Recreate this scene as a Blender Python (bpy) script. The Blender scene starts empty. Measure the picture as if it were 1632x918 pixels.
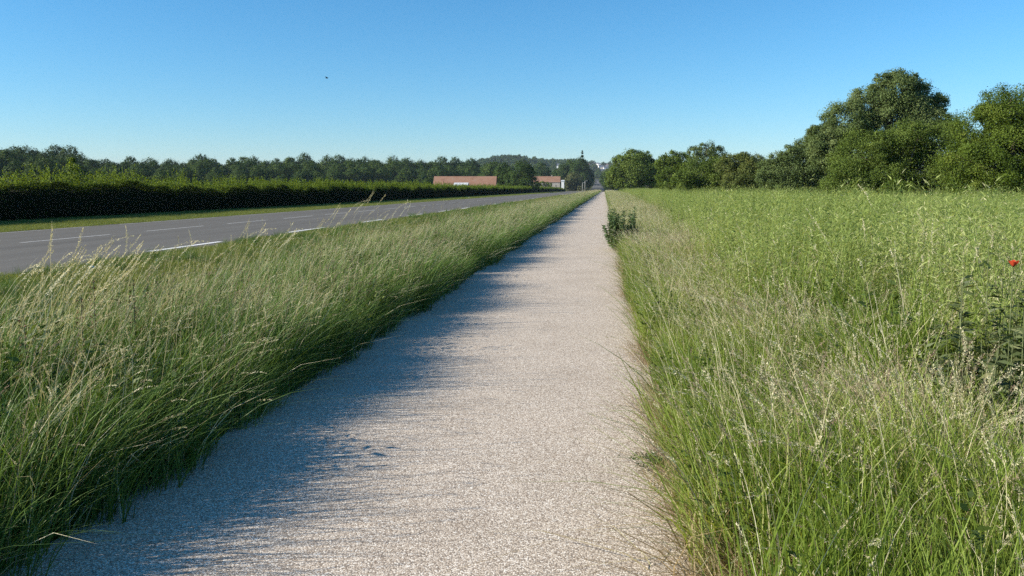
import bpy, math, random
import numpy as np
from mathutils import Vector, Matrix

R = math.radians
rng = np.random.default_rng(7)
random.seed(7)
scene = bpy.context.scene
col = scene.collection

# ------------------------------------------------------------------ camera
F, CW, CH = 1250.0, 1632.0, 918.0
EYE = Vector((0.0, 0.0, 1.6))
cam_d = bpy.data.cameras.new('camera')
cam = bpy.data.objects.new('camera', cam_d)
col.objects.link(cam)
cam.location = EYE
cam.rotation_euler = (R(90 - 7.2), 0, R(6.7))
cam_d.sensor_width = 36
cam_d.lens = 36 * F / CW
cam_d.clip_start = 0.05
cam_d.clip_end = 12000
scene.camera = cam
CM = cam.rotation_euler.to_matrix()


def at(u, v, Y):
    """point of the view ray through photo position (u, v) at world depth Y"""
    d = CM @ Vector(((u - CW / 2) / F, -(v - CH / 2) / F, -1.0))
    return EYE + d * (Y / d.y)


# ------------------------------------------------------------------ helpers
def tag(o, label=None, cat=None, group=None, kind=None):
    if label: o['label'] = label
    if cat: o['category'] = cat
    if group: o['group'] = group
    if kind: o['kind'] = kind
    return o


def empty(name, loc, label=None, cat=None, group=None, rz=0):
    o = bpy.data.objects.new(name, None)
    col.objects.link(o)
    o.empty_display_size = 0.2
    o.location = loc
    o.rotation_euler = (0, 0, rz)
    tag(o, label, cat, group)
    return o


def np_mesh(name, verts, faces, mats, midx=None, tint=None, smooth=False):
    """faces: (M,k) array of equal sized polygons, or a list of such arrays"""
    me = bpy.data.meshes.new(name)
    verts = np.asarray(verts, dtype=np.float32)
    if not isinstance(faces, list):
        faces = [faces]
    faces = [np.asarray(f, dtype=np.int32) for f in faces if len(f)]
    nl = sum(f.size for f in faces)
    nf = sum(len(f) for f in faces)
    me.vertices.add(len(verts))
    me.vertices.foreach_set('co', verts.ravel())
    me.loops.add(nl)
    me.loops.foreach_set('vertex_index', np.concatenate([f.ravel() for f in faces]))
    me.polygons.add(nf)
    sizes = np.concatenate([np.full(len(f), f.shape[1], dtype=np.int32) for f in faces])
    starts = np.concatenate([[0], np.cumsum(sizes)[:-1]]).astype(np.int32)
    me.polygons.foreach_set('loop_start', starts)
    if midx is not None:
        me.polygons.foreach_set('material_index', np.asarray(midx, dtype=np.int32))
    if smooth:
        me.polygons.foreach_set('use_smooth', np.ones(nf, dtype=bool))
    for m in mats:
        me.materials.append(m)
    if tint is not None:
        a = me.attributes.new('tint', 'FLOAT', 'POINT')
        a.data.foreach_set('value', np.asarray(tint, dtype=np.float32))
    me.update(calc_edges=True)
    me.validate()
    return me


def link(name, me, parent=None, loc=None):
    o = bpy.data.objects.new(name, me)
    col.objects.link(o)
    if parent: o.parent = parent
    if loc is not None: o.location = loc
    return o


class MB:
    """small mesh collector: boxes, tubes, polygons"""
    def __init__(self):
        self.v, self.f, self.m = [], [], []

    def poly(self, pts, mi=0):
        n = len(self.v)
        self.v += [tuple(p) for p in pts]
        self.f.append(tuple(range(n, n + len(pts))))
        self.m.append(mi)

    def box(self, x0, y0, z0, x1, y1, z1, mi=0):
        n = len(self.v)
        self.v += [(x0, y0, z0), (x1, y0, z0), (x1, y1, z0), (x0, y1, z0),
                   (x0, y0, z1), (x1, y0, z1), (x1, y1, z1), (x0, y1, z1)]
        for q in ((0, 3, 2, 1), (4, 5, 6, 7), (0, 1, 5, 4), (1, 2, 6, 5), (2, 3, 7, 6), (3, 0, 4, 7)):
            self.f.append(tuple(n + k for k in q)); self.m.append(mi)

    def tube(self, pts, radii, n=7, mi=0, cap=True):
        pts = [Vector(p) for p in pts]
        rings = []
        for i, p in enumerate(pts):
            d = (pts[min(i + 1, len(pts) - 1)] - pts[max(i - 1, 0)])
            d = d.normalized() if d.length > 1e-9 else Vector((0, 0, 1))
            a = Vector((1, 0, 0)) if abs(d.x) < .8 else Vector((0, 1, 0))
            s = d.cross(a).normalized(); t = d.cross(s)
            b = len(self.v)
            for k in range(n):
                an = 2 * math.pi * k / n
                self.v.append(tuple(p + (s * math.cos(an) + t * math.sin(an)) * radii[i]))
            rings.append(b)
        for i in range(len(pts) - 1):
            for k in range(n):
                k2 = (k + 1) % n
                self.f.append((rings[i] + k, rings[i] + k2, rings[i + 1] + k2, rings[i + 1] + k)); self.m.append(mi)
        if cap:
            self.f.append(tuple(rings[-1] + k for k in range(n))); self.m.append(mi)
            self.f.append(tuple(rings[0] + k for k in reversed(range(n)))); self.m.append(mi)

    def build(self, name, mats, parent=None, smooth=False, loc=None):
        me = bpy.data.meshes.new(name)
        me.from_pydata(self.v, [], self.f)
        if not isinstance(mats, (list, tuple)): mats = [mats]
        for m in mats: me.materials.append(m)
        me.polygons.foreach_set('material_index', self.m)
        if smooth: me.polygons.foreach_set('use_smooth', [True] * len(self.f))
        me.update()
        return link(name, me, parent, loc)


# ------------------------------------------------------------------ materials
def new_mat(name):
    m = bpy.data.materials.new(name)
    m.use_nodes = True
    nt = m.node_tree
    nt.nodes.clear()
    out = nt.nodes.new('ShaderNodeOutputMaterial')
    return m, nt, out


def N(nt, t, **kw):
    n = nt.nodes.new(t)
    for k, v in kw.items():
        setattr(n, k, v)
    return n


def ramp(nt, fac, stops):
    r = N(nt, 'ShaderNodeValToRGB')
    while len(r.color_ramp.elements) < len(stops):
        r.color_ramp.elements.new(0.5)
    for e, (p, c) in zip(r.color_ramp.elements, stops):
        e.position = p
        e.color = (*c, 1)
    nt.links.new(fac, r.inputs['Fac'])
    return r.outputs['Color']


def noise(nt, scale, detail=3, vec=None, rough=0.55):
    n = N(nt, 'ShaderNodeTexNoise')
    n.inputs['Scale'].default_value = scale
    n.inputs['Detail'].default_value = detail
    n.inputs['Roughness'].default_value = rough
    if vec is None:
        vec = N(nt, 'ShaderNodeNewGeometry').outputs['Position']
    nt.links.new(vec, n.inputs['Vector'])
    return n.outputs['Fac']


def math_node(nt, op, a, b, clamp=False):
    n = N(nt, 'ShaderNodeMath', operation=op, use_clamp=clamp)
    for i, x in enumerate((a, b)):
        if isinstance(x, (int, float)): n.inputs[i].default_value = x
        else: nt.links.new(x, n.inputs[i])
    return n.outputs[0]


def leaf_mat(name, stops, trans=0.35, patch=0.0, patch_scale=0.15, rough=0.55, spec=0.25, warm=(1.25, 1.1, 0.5), patch_sub=0.5):
    """foliage: per-leaf tint, slow patches over the ground, light through the blade"""
    m, nt, out = new_mat(name)
    a = N(nt, 'ShaderNodeAttribute', attribute_name='tint')
    f = a.outputs['Fac']
    oi = N(nt, 'ShaderNodeObjectInfo')
    f = math_node(nt, 'ADD', f, math_node(nt, 'MULTIPLY', math_node(nt, 'SUBTRACT', oi.outputs['Random'], 0.5), 0.22))
    if patch:
        f = math_node(nt, 'ADD', f, math_node(nt, 'MULTIPLY', math_node(nt, 'SUBTRACT', noise(nt, patch_scale, 3), patch_sub), patch))
    f = math_node(nt, 'ADD', f, 0.0, True)
    c = ramp(nt, f, stops)
    p = N(nt, 'ShaderNodeBsdfPrincipled')
    nt.links.new(c, p.inputs['Base Color'])
    p.inputs['Roughness'].default_value = rough
    p.inputs['Specular IOR Level'].default_value = spec
    t = N(nt, 'ShaderNodeBsdfTranslucent')
    mul = N(nt, 'ShaderNodeMix', data_type='RGBA', blend_type='MULTIPLY')
    mul.inputs[0].default_value = 1.0
    nt.links.new(c, mul.inputs[6])
    mul.inputs[7].default_value = (*warm, 1)
    nt.links.new(mul.outputs[2], t.inputs['Color'])
    mx = N(nt, 'ShaderNodeMixShader')
    mx.inputs[0].default_value = trans
    nt.links.new(p.outputs[0], mx.inputs[1])
    nt.links.new(t.outputs[0], mx.inputs[2])
    nt.links.new(mx.outputs[0], out.inputs['Surface'])
    return m


def solid(name, colr, rough=0.7, var=0.25, scale=3.0, spec=0.3, metal=0.0, bump=0.0):
    m, nt, out = new_mat(name)
    f = noise(nt, scale, 5)
    c = ramp(nt, f, [(0.3, tuple(x * (1 - var) for x in colr)), (0.7, tuple(min(1, x * (1 + var)) for x in colr))])
    p = N(nt, 'ShaderNodeBsdfPrincipled')
    nt.links.new(c, p.inputs['Base Color'])
    p.inputs['Roughness'].default_value = rough
    p.inputs['Specular IOR Level'].default_value = spec
    p.inputs['Metallic'].default_value = metal
    if bump:
        b = N(nt, 'ShaderNodeBump')
        b.inputs['Strength'].default_value = bump
        b.inputs['Distance'].default_value = 0.02
        nt.links.new(f, b.inputs['Height'])
        nt.links.new(b.outputs[0], p.inputs['Normal'])
    nt.links.new(p.outputs[0], out.inputs['Surface'])
    return m


def path_mat():
    m, nt, out = new_mat('washed_aggregate')
    pos = N(nt, 'ShaderNodeNewGeometry').outputs['Position']
    v = N(nt, 'ShaderNodeTexVoronoi', feature='F1')
    v.inputs['Scale'].default_value = 145
    nt.links.new(pos, v.inputs['Vector'])
    sep = N(nt, 'ShaderNodeSeparateColor')
    nt.links.new(v.outputs['Color'], sep.inputs[0])
    peb = ramp(nt, sep.outputs[0], [(0.0, (0.20, 0.15, 0.11)), (0.2, (0.40, 0.325, 0.25)), (0.45, (0.55, 0.465, 0.37)),
                                    (0.75, (0.66, 0.565, 0.455)), (0.92, (0.86, 0.795, 0.69))])
    # cement between the pebbles
    gap = math_node(nt, 'GREATER_THAN', v.outputs['Distance'], 0.62)
    mx = N(nt, 'ShaderNodeMix', data_type='RGBA')
    nt.links.new(gap, mx.inputs[0]); nt.links.new(peb, mx.inputs[6]); mx.inputs[7].default_value = (0.28, 0.235, 0.19, 1)
    big = noise(nt, 1.3, 7)
    tone = ramp(nt, big, [(0.28, (0.91, 0.90, 0.88)), (0.5, (0.99, 0.99, 0.98)), (0.72, (1.04, 1.035, 1.02))])
    ml = N(nt, 'ShaderNodeMix', data_type='RGBA', blend_type='MULTIPLY')
    ml.inputs[0].default_value = 1
    nt.links.new(mx.outputs[2], ml.inputs[6]); nt.links.new(tone, ml.inputs[7])
    # soil and dead grass washed onto the right hand border
    sx = N(nt, 'ShaderNodeSeparateXYZ'); nt.links.new(pos, sx.inputs[0])
    e = math_node(nt, 'ADD', math_node(nt, 'MULTIPLY', math_node(nt, 'ADD', sx.outputs[0], -0.26), 7.0),
                  math_node(nt, 'MULTIPLY', math_node(nt, 'SUBTRACT', noise(nt, 7, 6), 0.5), 4.0), True)
    md = N(nt, 'ShaderNodeMix', data_type='RGBA')
    nt.links.new(math_node(nt, 'MULTIPLY', e, 0.35), md.inputs[0])
    nt.links.new(ml.outputs[2], md.inputs[6]); md.inputs[7].default_value = (0.27, 0.20, 0.13, 1)
    p = N(nt, 'ShaderNodeBsdfPrincipled')
    nt.links.new(md.outputs[2], p.inputs['Base Color'])
    p.inputs['Roughness'].default_value = 0.95
    p.inputs['Specular IOR Level'].default_value = 0.06
    b = N(nt, 'ShaderNodeBump'); b.invert = True
    b.inputs['Strength'].default_value = 0.35; b.inputs['Distance'].default_value = 0.004
    nt.links.new(v.outputs['Distance'], b.inputs['Height'])
    nt.links.new(b.outputs[0], p.inputs['Normal'])
    nt.links.new(p.outputs[0], out.inputs['Surface'])
    return m


def asphalt_mat():
    m, nt, out = new_mat('asphalt')
    pos = N(nt, 'ShaderNodeNewGeometry').outputs['Position']
    mp = N(nt, 'ShaderNodeMapping'); mp.inputs['Scale'].default_value = (1.2, 0.03, 1)
    nt.links.new(pos, mp.inputs[0])
    streak = noise(nt, 1.0, 4, mp.outputs[0])
    fine = noise(nt, 60, 2)
    c1 = ramp(nt, streak, [(0.3, (0.108, 0.101, 0.088)), (0.7, (0.146, 0.137, 0.119))])
    c2 = ramp(nt, fine, [(0.35, (0.75, 0.75, 0.75)), (0.65, (1.2, 1.2, 1.2))])
    ml = N(nt, 'ShaderNodeMix', data_type='RGBA', blend_type='MULTIPLY'); ml.inputs[0].default_value = 1
    nt.links.new(c1, ml.inputs[6]); nt.links.new(c2, ml.inputs[7])
    p = N(nt, 'ShaderNodeBsdfPrincipled')
    nt.links.new(ml.outputs[2], p.inputs['Base Color'])
    p.inputs['Roughness'].default_value = 0.95
    p.inputs['Specular IOR Level'].default_value = 0.12
    nt.links.new(p.outputs[0], out.inputs['Surface'])
    return m


def ground_mat():
    m, nt, out = new_mat('turf_soil')
    a = noise(nt, 0.35, 6); b = noise(nt, 14, 5)
    c1 = ramp(nt, a, [(0.3, (0.045, 0.06, 0.018)), (0.7, (0.085, 0.10, 0.03))])
    c2 = ramp(nt, b, [(0.3, (0.6, 0.55, 0.5)), (0.7, (1.3, 1.2, 1.1))])
    ml = N(nt, 'ShaderNodeMix', data_type='RGBA', blend_type='MULTIPLY'); ml.inputs[0].default_value = 1
    nt.links.new(c1, ml.inputs[6]); nt.links.new(c2, ml.inputs[7])
    p = N(nt, 'ShaderNodeBsdfPrincipled')
    nt.links.new(ml.outputs[2], p.inputs['Base Color'])
    p.inputs['Roughness'].default_value = 0.95
    p.inputs['Specular IOR Level'].default_value = 0.1
    nt.links.new(p.outputs[0], out.inputs['Surface'])
    return m


def tile_mat():
    m, nt, out = new_mat('old_clay_tiles')
    a = noise(nt, 0.5, 6); b = noise(nt, 5, 3)
    c1 = ramp(nt, a, [(0.3, (0.20, 0.105, 0.065)), (0.55, (0.27, 0.145, 0.09)), (0.75, (0.25, 0.165, 0.115))])
    c2 = ramp(nt, b, [(0.3, (0.8, 0.8, 0.8)), (0.7, (1.15, 1.15, 1.15))])
    ml = N(nt, 'ShaderNodeMix', data_type='RGBA', blend_type='MULTIPLY'); ml.inputs[0].default_value = 1
    nt.links.new(c1, ml.inputs[6]); nt.links.new(c2, ml.inputs[7])
    p = N(nt, 'ShaderNodeBsdfPrincipled')
    nt.links.new(ml.outputs[2], p.inputs['Base Color']); p.inputs['Roughness'].default_value = 0.85
    nt.links.new(p.outputs[0], out.inputs['Surface'])
    return m


M = {}
M['path'] = path_mat()
M['asphalt'] = asphalt_mat()
M['ground'] = ground_mat()
M['tiles'] = tile_mat()
M['paint'] = solid('road_paint', (0.74, 0.73, 0.70), 0.8, 0.2, 9, spec=.1)
M['worn_paint'] = solid('worn_road_paint', (0.46, 0.45, 0.42), 0.8, 0.35, 9, spec=.1)
M['bark'] = solid('bark', (0.10, 0.075, 0.055), 0.9, 0.4, 5, bump=0.4)
M['stone'] = solid('rubble_stone', (0.34, 0.30, 0.25), 0.9, 0.3, 2.5)
M['render'] = solid('wall_render', (0.36, 0.33, 0.29), 0.85, 0.1, 1)
M['white'] = solid('white_paint', (0.78, 0.78, 0.76), 0.6, 0.05, 1)
M['tin'] = solid('pale_tin', (0.50, 0.51, 0.52), 0.5, 0.1, 1)
M['slate'] = solid('slate', (0.09, 0.10, 0.12), 0.6, 0.2, 2)
M['glass'] = solid('window_glass', (0.03, 0.035, 0.04), 0.15, 0.1, 1, spec=0.5)
M['concrete'] = solid('pale_concrete', (0.42, 0.41, 0.38), 0.85, 0.15, 4)
M['pebble'] = solid('white_stone', (0.70, 0.69, 0.66), 0.8, 0.12, 9)
M['core'] = solid('dark_core', (0.022, 0.020, 0.014), 0.95, 0.4, 6, spec=0.05)
M['tyre'] = solid('tyre_rubber', (0.02, 0.02, 0.02), 0.8, 0.2, 9)
M['feather'] = solid('dark_feather', (0.02, 0.02, 0.024), 0.6, 0.2, 9)
M['stem'] = solid('green_stem', (0.09, 0.11, 0.04), 0.7, 0.3, 20)
M['dock'] = leaf_mat('dock_seed', [(0, (0.10, 0.055, 0.03)), (0.6, (0.16, 0.09, 0.05)), (1, (0.11, 0.13, 0.04))], 0.2)
M['petal'] = leaf_mat('red_petal', [(0, (0.50, 0.05, 0.02)), (1, (0.62, 0.10, 0.04))], 0.4, warm=(1.2, 0.8, 0.8))

M['blade'] = leaf_mat('grass_blade', [(0.0, (0.0883, 0.138, 0.0188)), (0.35, (0.1711, 0.253, 0.0355)), (0.7, (0.276, 0.3565, 0.0731)), (1.0, (0.4637, 0.483, 0.1881))],
                      0.42, patch=0.8, patch_scale=0.8)
M['verge_blade'] = leaf_mat('verge_grass_blade', [(0.0, (0.046, 0.0919, 0.0162)), (0.4, (0.1003, 0.1793, 0.0325)), (0.75, (0.1839, 0.2913, 0.0632)), (1.0, (0.3177, 0.4146, 0.1534))],
                            0.25, patch=0.7, patch_scale=0.7)
M['straw'] = leaf_mat('seed_head', [(0.0, (0.352, 0.319, 0.165)), (0.5, (0.572, 0.5225, 0.319)), (1.0, (0.77, 0.726, 0.517))], 0.35, patch=0.5, patch_scale=0.6, warm=(1.1, 1.0, 0.75))
M['purple'] = leaf_mat('purple_head', [(0.0, (0.22, 0.155, 0.105)), (0.6, (0.34, 0.26, 0.18)), (1.0, (0.46, 0.38, 0.25))], 0.3, warm=(1.15, 1.0, 0.8))
M['dead'] = leaf_mat('dead_blade', [(0.0, (0.19, 0.1323, 0.0625)), (0.5, (0.3135, 0.2415, 0.125)), (1.0, (0.4275, 0.4025, 0.225))], 0.3, warm=(1.2, 1.0, 0.7))
M['lime'] = leaf_mat('lime_forb', [(0.0, (0.115, 0.1845, 0.0445)), (0.45, (0.2302, 0.3076, 0.0779)), (0.8, (0.3634, 0.4305, 0.139)), (1.0, (0.5089, 0.5043, 0.2964))], 0.42, patch=1.1, patch_scale=0.40)
M['lawn'] = leaf_mat('mown_blade', [(0.0, (0.095, 0.145, 0.028)), (0.5, (0.16, 0.21, 0.05)), (1.0, (0.29, 0.29, 0.12))], 0.4, patch=0.6, patch_scale=0.5)
M['weed'] = leaf_mat('weed_leaf', [(0.0, (0.040, 0.070, 0.016)), (0.5, (0.080, 0.125, 0.026)), (1.0, (0.16, 0.20, 0.05))], 0.35, patch=0.5, patch_scale=0.9)
M['grey_leaf'] = leaf_mat('grey_green_leaf', [(0.0, (0.0531, 0.0941, 0.0356)), (0.6, (0.0956, 0.1519, 0.057)), (1.0, (0.1859, 0.2582, 0.1069))], 0.25)
M['nettle'] = leaf_mat('dark_nettle_leaf', [(0.0, (0.0462, 0.0679, 0.0252)), (0.6, (0.105, 0.1357, 0.0546)), (1.0, (0.231, 0.2262, 0.105))], 0.25)
M['hedge'] = leaf_mat('hedge_leaf', [(0.0, (0.010, 0.020, 0.005)), (0.5, (0.024, 0.042, 0.008)), (0.72, (0.13, 0.19, 0.024)), (1.0, (0.25, 0.36, 0.06))], 0.45, spec=.1)  # ramp runs from shaded face to sunlit young shoots, light put into leaf colour
M['wood'] = leaf_mat('wood_leaf', [(0.0, (0.023, 0.0481, 0.013)), (0.5, (0.046, 0.0835, 0.0194)), (1.0, (0.0978, 0.1392, 0.0292))], 0.2, spec=.05)
M['olive'] = leaf_mat('olive_leaf', [(0.0, (0.059, 0.0933, 0.0177)), (0.5, (0.1121, 0.1667, 0.0314)), (1.0, (0.1769, 0.2334, 0.054))], 0.3, spec=.08)
M['ash'] = leaf_mat('grey_olive_leaf', [(0.0, (0.0566, 0.0872, 0.0297)), (0.5, (0.1057, 0.1526, 0.0481)), (1.0, (0.172, 0.218, 0.0801))], 0.28, spec=.1)
M['bright'] = leaf_mat('fresh_leaf', [(0.0, (0.0514, 0.0841, 0.0119)), (0.5, (0.1027, 0.1575, 0.0218)), (1.0, (0.1926, 0.2393, 0.0415))], 0.34, spec=.1)
M['brownish'] = leaf_mat('brownish_leaf', [(0.0, (0.0632, 0.0866, 0.0225)), (0.5, (0.1104, 0.1421, 0.0374)), (1.0, (0.1683, 0.1895, 0.0562))], 0.28, spec=.08)
M['willow'] = leaf_mat('willow_leaf', [(0.0, (0.08, 0.098, 0.038)), (0.5, (0.13, 0.15, 0.06)), (1.0, (0.19, 0.20, 0.09))], 0.3, spec=.08)

# ------------------------------------------------------------------ terrain
PY = [-60, 0, 60, 150, 300, 420, 470, 540, 600, 640, 800, 1000, 1200, 1400, 1800, 2400, 3000, 4500, 7000]
PZ = [0, 0, 0, 0, 0, 0, 0, -.3, -1.2, 0.2, 3.4, 6.8, 10.5, 14.5, 30, 66, 78, 80, 80]


def height(x, y):
    x = np.asarray(x, float); y = np.asarray(y, float)
    z = np.interp(y, PY, PZ)
    # the ground climbs gently under the left hand wood, and a wooded hill stands behind it
    d = -x - 0.42 * y
    up = np.clip((d - 60) / 160, 0, 1) * np.clip((y - 150) / 200, 0, 1)
    z = z + 7.0 * up * up * (3 - 2 * up)
    z = z + 33 * np.exp(-((x + 225) / 120) ** 2 - ((y - 1850) / 300) ** 2)
    z = z + 12 * np.exp(-((x + 120) / 120) ** 2 - ((y - 2400) / 300) ** 2)
    return z


def Hz(x, y): return float(height(x, y))


xs = np.unique(np.concatenate([np.linspace(-3500, -400, 22), np.linspace(-400, -40, 31), np.linspace(-40, 40, 33), np.linspace(40, 400, 19), np.linspace(400, 3500, 14)]))
ys = np.unique(np.concatenate([np.array(PY, float), np.linspace(-60, 60, 25), np.linspace(60, 700, 65), np.linspace(700, 3000, 70), np.linspace(3000, 7000, 9)]))
gx, gy = np.meshgrid(xs, ys)
gz = height(gx, gy)
nv = np.stack([gx.ravel(), gy.ravel(), gz.ravel()], 1)
ii = (np.arange(len(ys) - 1)[:, None] * len(xs) + np.arange(len(xs) - 1)[None]).ravel()
gf = np.stack([ii, ii + 1, ii + 1 + len(xs), ii + len(xs)], 1)
ground = link('ground', np_mesh('ground', nv, gf, [M['ground']], smooth=True))
tag(ground, kind='structure')

# ------------------------------------------------------------------ path and road
row_y = np.unique(np.concatenate([np.linspace(-4, 60, 200), ys[(ys > 60) & (ys <= 440)]]))


def wob(y, s):
    return 0.03 * np.sin(y * 1.7 + s) + 0.025 * np.sin(y * 4.3 + 2 * s) + 0.018 * np.sin(y * 9.1 + 3 * s)


pl = -2.47 + wob(row_y, 1.0)
pr = 0.42 + wob(row_y, 4.0)
z = height(0 * row_y, row_y) + 0.012
pv = np.concatenate([np.stack([pl, row_y, z], 1), np.stack([pr, row_y, z], 1)])
n = len(row_y); k = np.arange(n - 1)
path = link('path', np_mesh('path', pv, np.stack([k, k + n, k + n + 1, k + 1], 1), [M['path']]))
tag(path, kind='structure')

ROAD_Y = ys[(ys >= -60) & (ys <= 1500)]


def road_shift(y):      # the road swings a little to the right once it is in the dip
    return np.interp(y, [-60, 480, 640, 1000, 1400, 1500], [0, 0, 10.6, 8.2, 5, 4])


def strip(x0, x1, lift, yy):
    za = height(-17 + road_shift(yy), yy) + lift + np.where(yy > 440, 0.25, 0)
    s = road_shift(yy)
    v = np.concatenate([np.stack([x0 + s, yy, za], 1), np.stack([x1 + s, yy, za], 1)])
    n = len(yy); k = np.arange(n - 1)
    return v, np.stack([k, k + n, k + n + 1, k + 1], 1)


v, f = strip(-22.1, -11.0, 0.010, ROAD_Y)
road = link('road', np_mesh('road', v, f, [M['asphalt']]))
tag(road, kind='structure')

mv, mf, mm = [], [], []
def mark(x0, x1, y0, y1, mi=0):
    mm.append(mi)
    yy = np.array([y0, y1]); v, f = strip(x0, x1, 0.016, yy)
    mf.append(f + sum(len(a) for a in mv)); mv.append(v)
y = 9.9
while y < 330:          # dashed edge line
    mark(-11.66, -11.46, y, y + 3.8); y += 8.9
y = 21.4
while y < 330:          # lane line
    mark(-17.27, -17.14, y, y + 4.3, 1); y += 6.45
y = 22.0
while y < 330:          # worn far edge line
    mark(-21.72, -21.62, y, y + 9.0, 1); y += 11.0
marks = link('road_markings', np_mesh('road_markings', np.concatenate(mv), np.concatenate(mf), [M['paint'], M['worn_paint']], mm))
tag(marks, kind='structure')
mb = MB()
mb.poly([(-0.92, 43.6, .016), (0.34, 43.2, .016), (0.34, 43.42, .016), (-0.92, 43.8, .016)])
tag(mb.build('path_marking', M['paint']), kind='structure')


# ------------------------------------------------------------------ leaf clouds
def leaves(c, L, W, outward=None, out_w=0.8, up=0.0, r=None):
    """rhombic leaves at centres c; returns verts, quads"""
    r = r or rng
    n = len(c)
    nrm = r.normal(size=(n, 3))
    nrm /= np.linalg.norm(nrm, axis=1, keepdims=True) + 1e-9
    if outward is not None:
        nrm = nrm + outward * out_w
    nrm[:, 2] += up
    nrm /= np.linalg.norm(nrm, axis=1, keepdims=True) + 1e-9
    d = r.normal(size=(n, 3))
    d -= nrm * np.sum(d * nrm, 1, keepdims=True)
    d /= np.linalg.norm(d, axis=1, keepdims=True) + 1e-9
    s = np.cross(nrm, d)
    L = np.broadcast_to(L, (n,))[:, None]; W = np.broadcast_to(W, (n,))[:, None]
    bow = nrm * L * 0.12
    v = np.stack([c - d * L / 2 - bow, c + s * W / 2, c + d * L / 2 - bow, c - s * W / 2], 1).reshape(-1, 3)
    q = np.arange(n * 4).reshape(-1, 4)
    return v, q


def crown(lobes, leaf, total, seed, clump=0.30, kn=46, shell=0.62, airy=0.0, flat=0.8, out_w=1.1):
    """lobes: (x,y,z,r). Leaf clumps round the lobe surfaces; returns verts, quads, tint"""
    r = np.random.default_rng(seed)
    lobes = np.asarray(lobes, float)
    w = lobes[:, 3] ** 2
    w /= w.sum()
    C, O, T, Ls = [], [], [], []
    for (x, y, z, R0), wi in zip(lobes, w):
        nl = int(total * wi)
        K = max(10, int(kn * (1 - airy)))
        u = r.normal(size=(K, 3)); u /= np.linalg.norm(u, axis=1, keepdims=True)
        rad = R0 * (shell + (1.08 - shell) * r.random(K) ** 0.7)
        cc = np.array([x, y, z]) + u * rad[:, None] * np.array([1, 1, 0.92])
        cr = R0 * clump * (0.55 + 0.9 * r.random(K))
        ct = np.clip(0.45 + 0.26 * r.normal(size=K), 0, 1)
        which = r.integers(0, K, nl)
        off = r.normal(size=(nl, 3)) * 0.55
        ln = np.linalg.norm(off, axis=1, keepdims=True)
        off = off / np.maximum(ln / 1.25, 1)
        p = cc[which] + off * cr[which][:, None] * np.array([1, 1, flat])
        lo = r.random(nl) < .11
        uu = r.normal(size=(nl, 3)); uu /= np.linalg.norm(uu, axis=1, keepdims=True)
        p[lo] = (np.array([x, y, z]) + uu * R0 * r.uniform(.75, 1.06, (nl, 1)))[lo]
        C.append(p)
        o = p - np.array([x, y, z])
        o /= np.linalg.norm(o, axis=1, keepdims=True) + 1e-9
        O.append(0.6 * o + 0.5 * off)
        T.append(np.clip(ct[which] + 0.10 * r.normal(size=nl), 0, 1))
    C = np.concatenate(C); O = np.concatenate(O); T = np.concatenate(T)
    keep = C[:, 2] > 0.05
    C, O, T = C[keep], O[keep], T[keep]
    n = len(C)
    L = leaf * (0.6 + 0.8 * r.random(n))
    v, q = leaves(C, L, L * 0.62, O, out_w, 0.25, r)
    return v, q, np.repeat(T, 4)


def trunk_mb(lobes, h0, r0, seed, limbs=12):
    r = random.Random(seed)
    lob = sorted(lobes, key=lambda l: l[2])
    top = max(lob, key=lambda l: l[2])
    mb = MB()
    fork = Vector((0.1 * r.uniform(-1, 1), 0.1 * r.uniform(-1, 1), h0))
    mb.tube([(0, 0, -0.2), (0, 0, 0.3), fork * 0.6, fork], [r0 * 1.4, r0 * 1.05, r0 * 0.9, r0 * 0.75], 9)
    for l in lob[:limbs] + [top]:
        e = Vector(l[:3])
        if e.z < h0 * 0.8: continue
        mid = fork.lerp(e, 0.5) + Vector((r.uniform(-.1, .1), r.uniform(-.1, .1), 0.12)) * (e - fork).length
        mb.tube([fork - Vector((0, 0, .1)), mid, e], [r0 * 0.5, r0 * 0.28, r0 * 0.08], 6)
        for k in range(4):
            d = Vector((r.gauss(0, 1), r.gauss(0, 1), r.gauss(0.5, .8))).normalized() * l[3] * 0.85
            mb.tube([mid.lerp(e, r.uniform(.3, 1)), e + d * .5, e + d], [r0 * .12, r0 * .07, r0 * .02], 5)
    return mb


def tree(name, base, lobes, leaf, total, mat, seed, label, cat='tree', group=None, h0=None, r0=0.25, **kw):
    root = empty(name, base, label, cat, group)
    v, q, t = crown(lobes, leaf, total, seed, **kw)
    link('crown', np_mesh('crown', v, q, [mat], tint=t), root)
    hh = h0 if h0 is not None else max(l[2] for l in lobes) * 0.3
    trunk_mb(lobes, hh, r0, seed).build('trunk', M['bark'], root, smooth=True)
    return root


def px_tree(name, circles, Y, leaf_px, mat, seed, label, cat='tree', dens=8.0, depth=0.7, base_px=None, **kw):
    """real tree at distance Y whose lobes are given by where their outline stands in the photo"""
    r = random.Random(seed)
    bx = base_px if base_px is not None else sum(c[0] * c[2] for c in circles) / sum(c[2] for c in circles)
    b = at(bx, 302, Y)
    base = Vector((b.x, Y, Hz(b.x, Y)))
    mpp = Y / F / math.cos(R(6))
    lobes = []
    for (u, v_, rp) in circles:
        Rm = rp * mpp
        dy = r.uniform(-1, 1) * depth * Rm
        p = at(u, v_, Y + dy)
        lobes.append((p.x - base.x, p.y - base.y, p.z - base.z, Rm))
    total = int(dens * 1.35 * sum(c[2] ** 2 for c in circles))
    return tree(name, base, lobes, leaf_px * .84 * mpp, total, mat, seed, label, cat, **kw)


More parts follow.
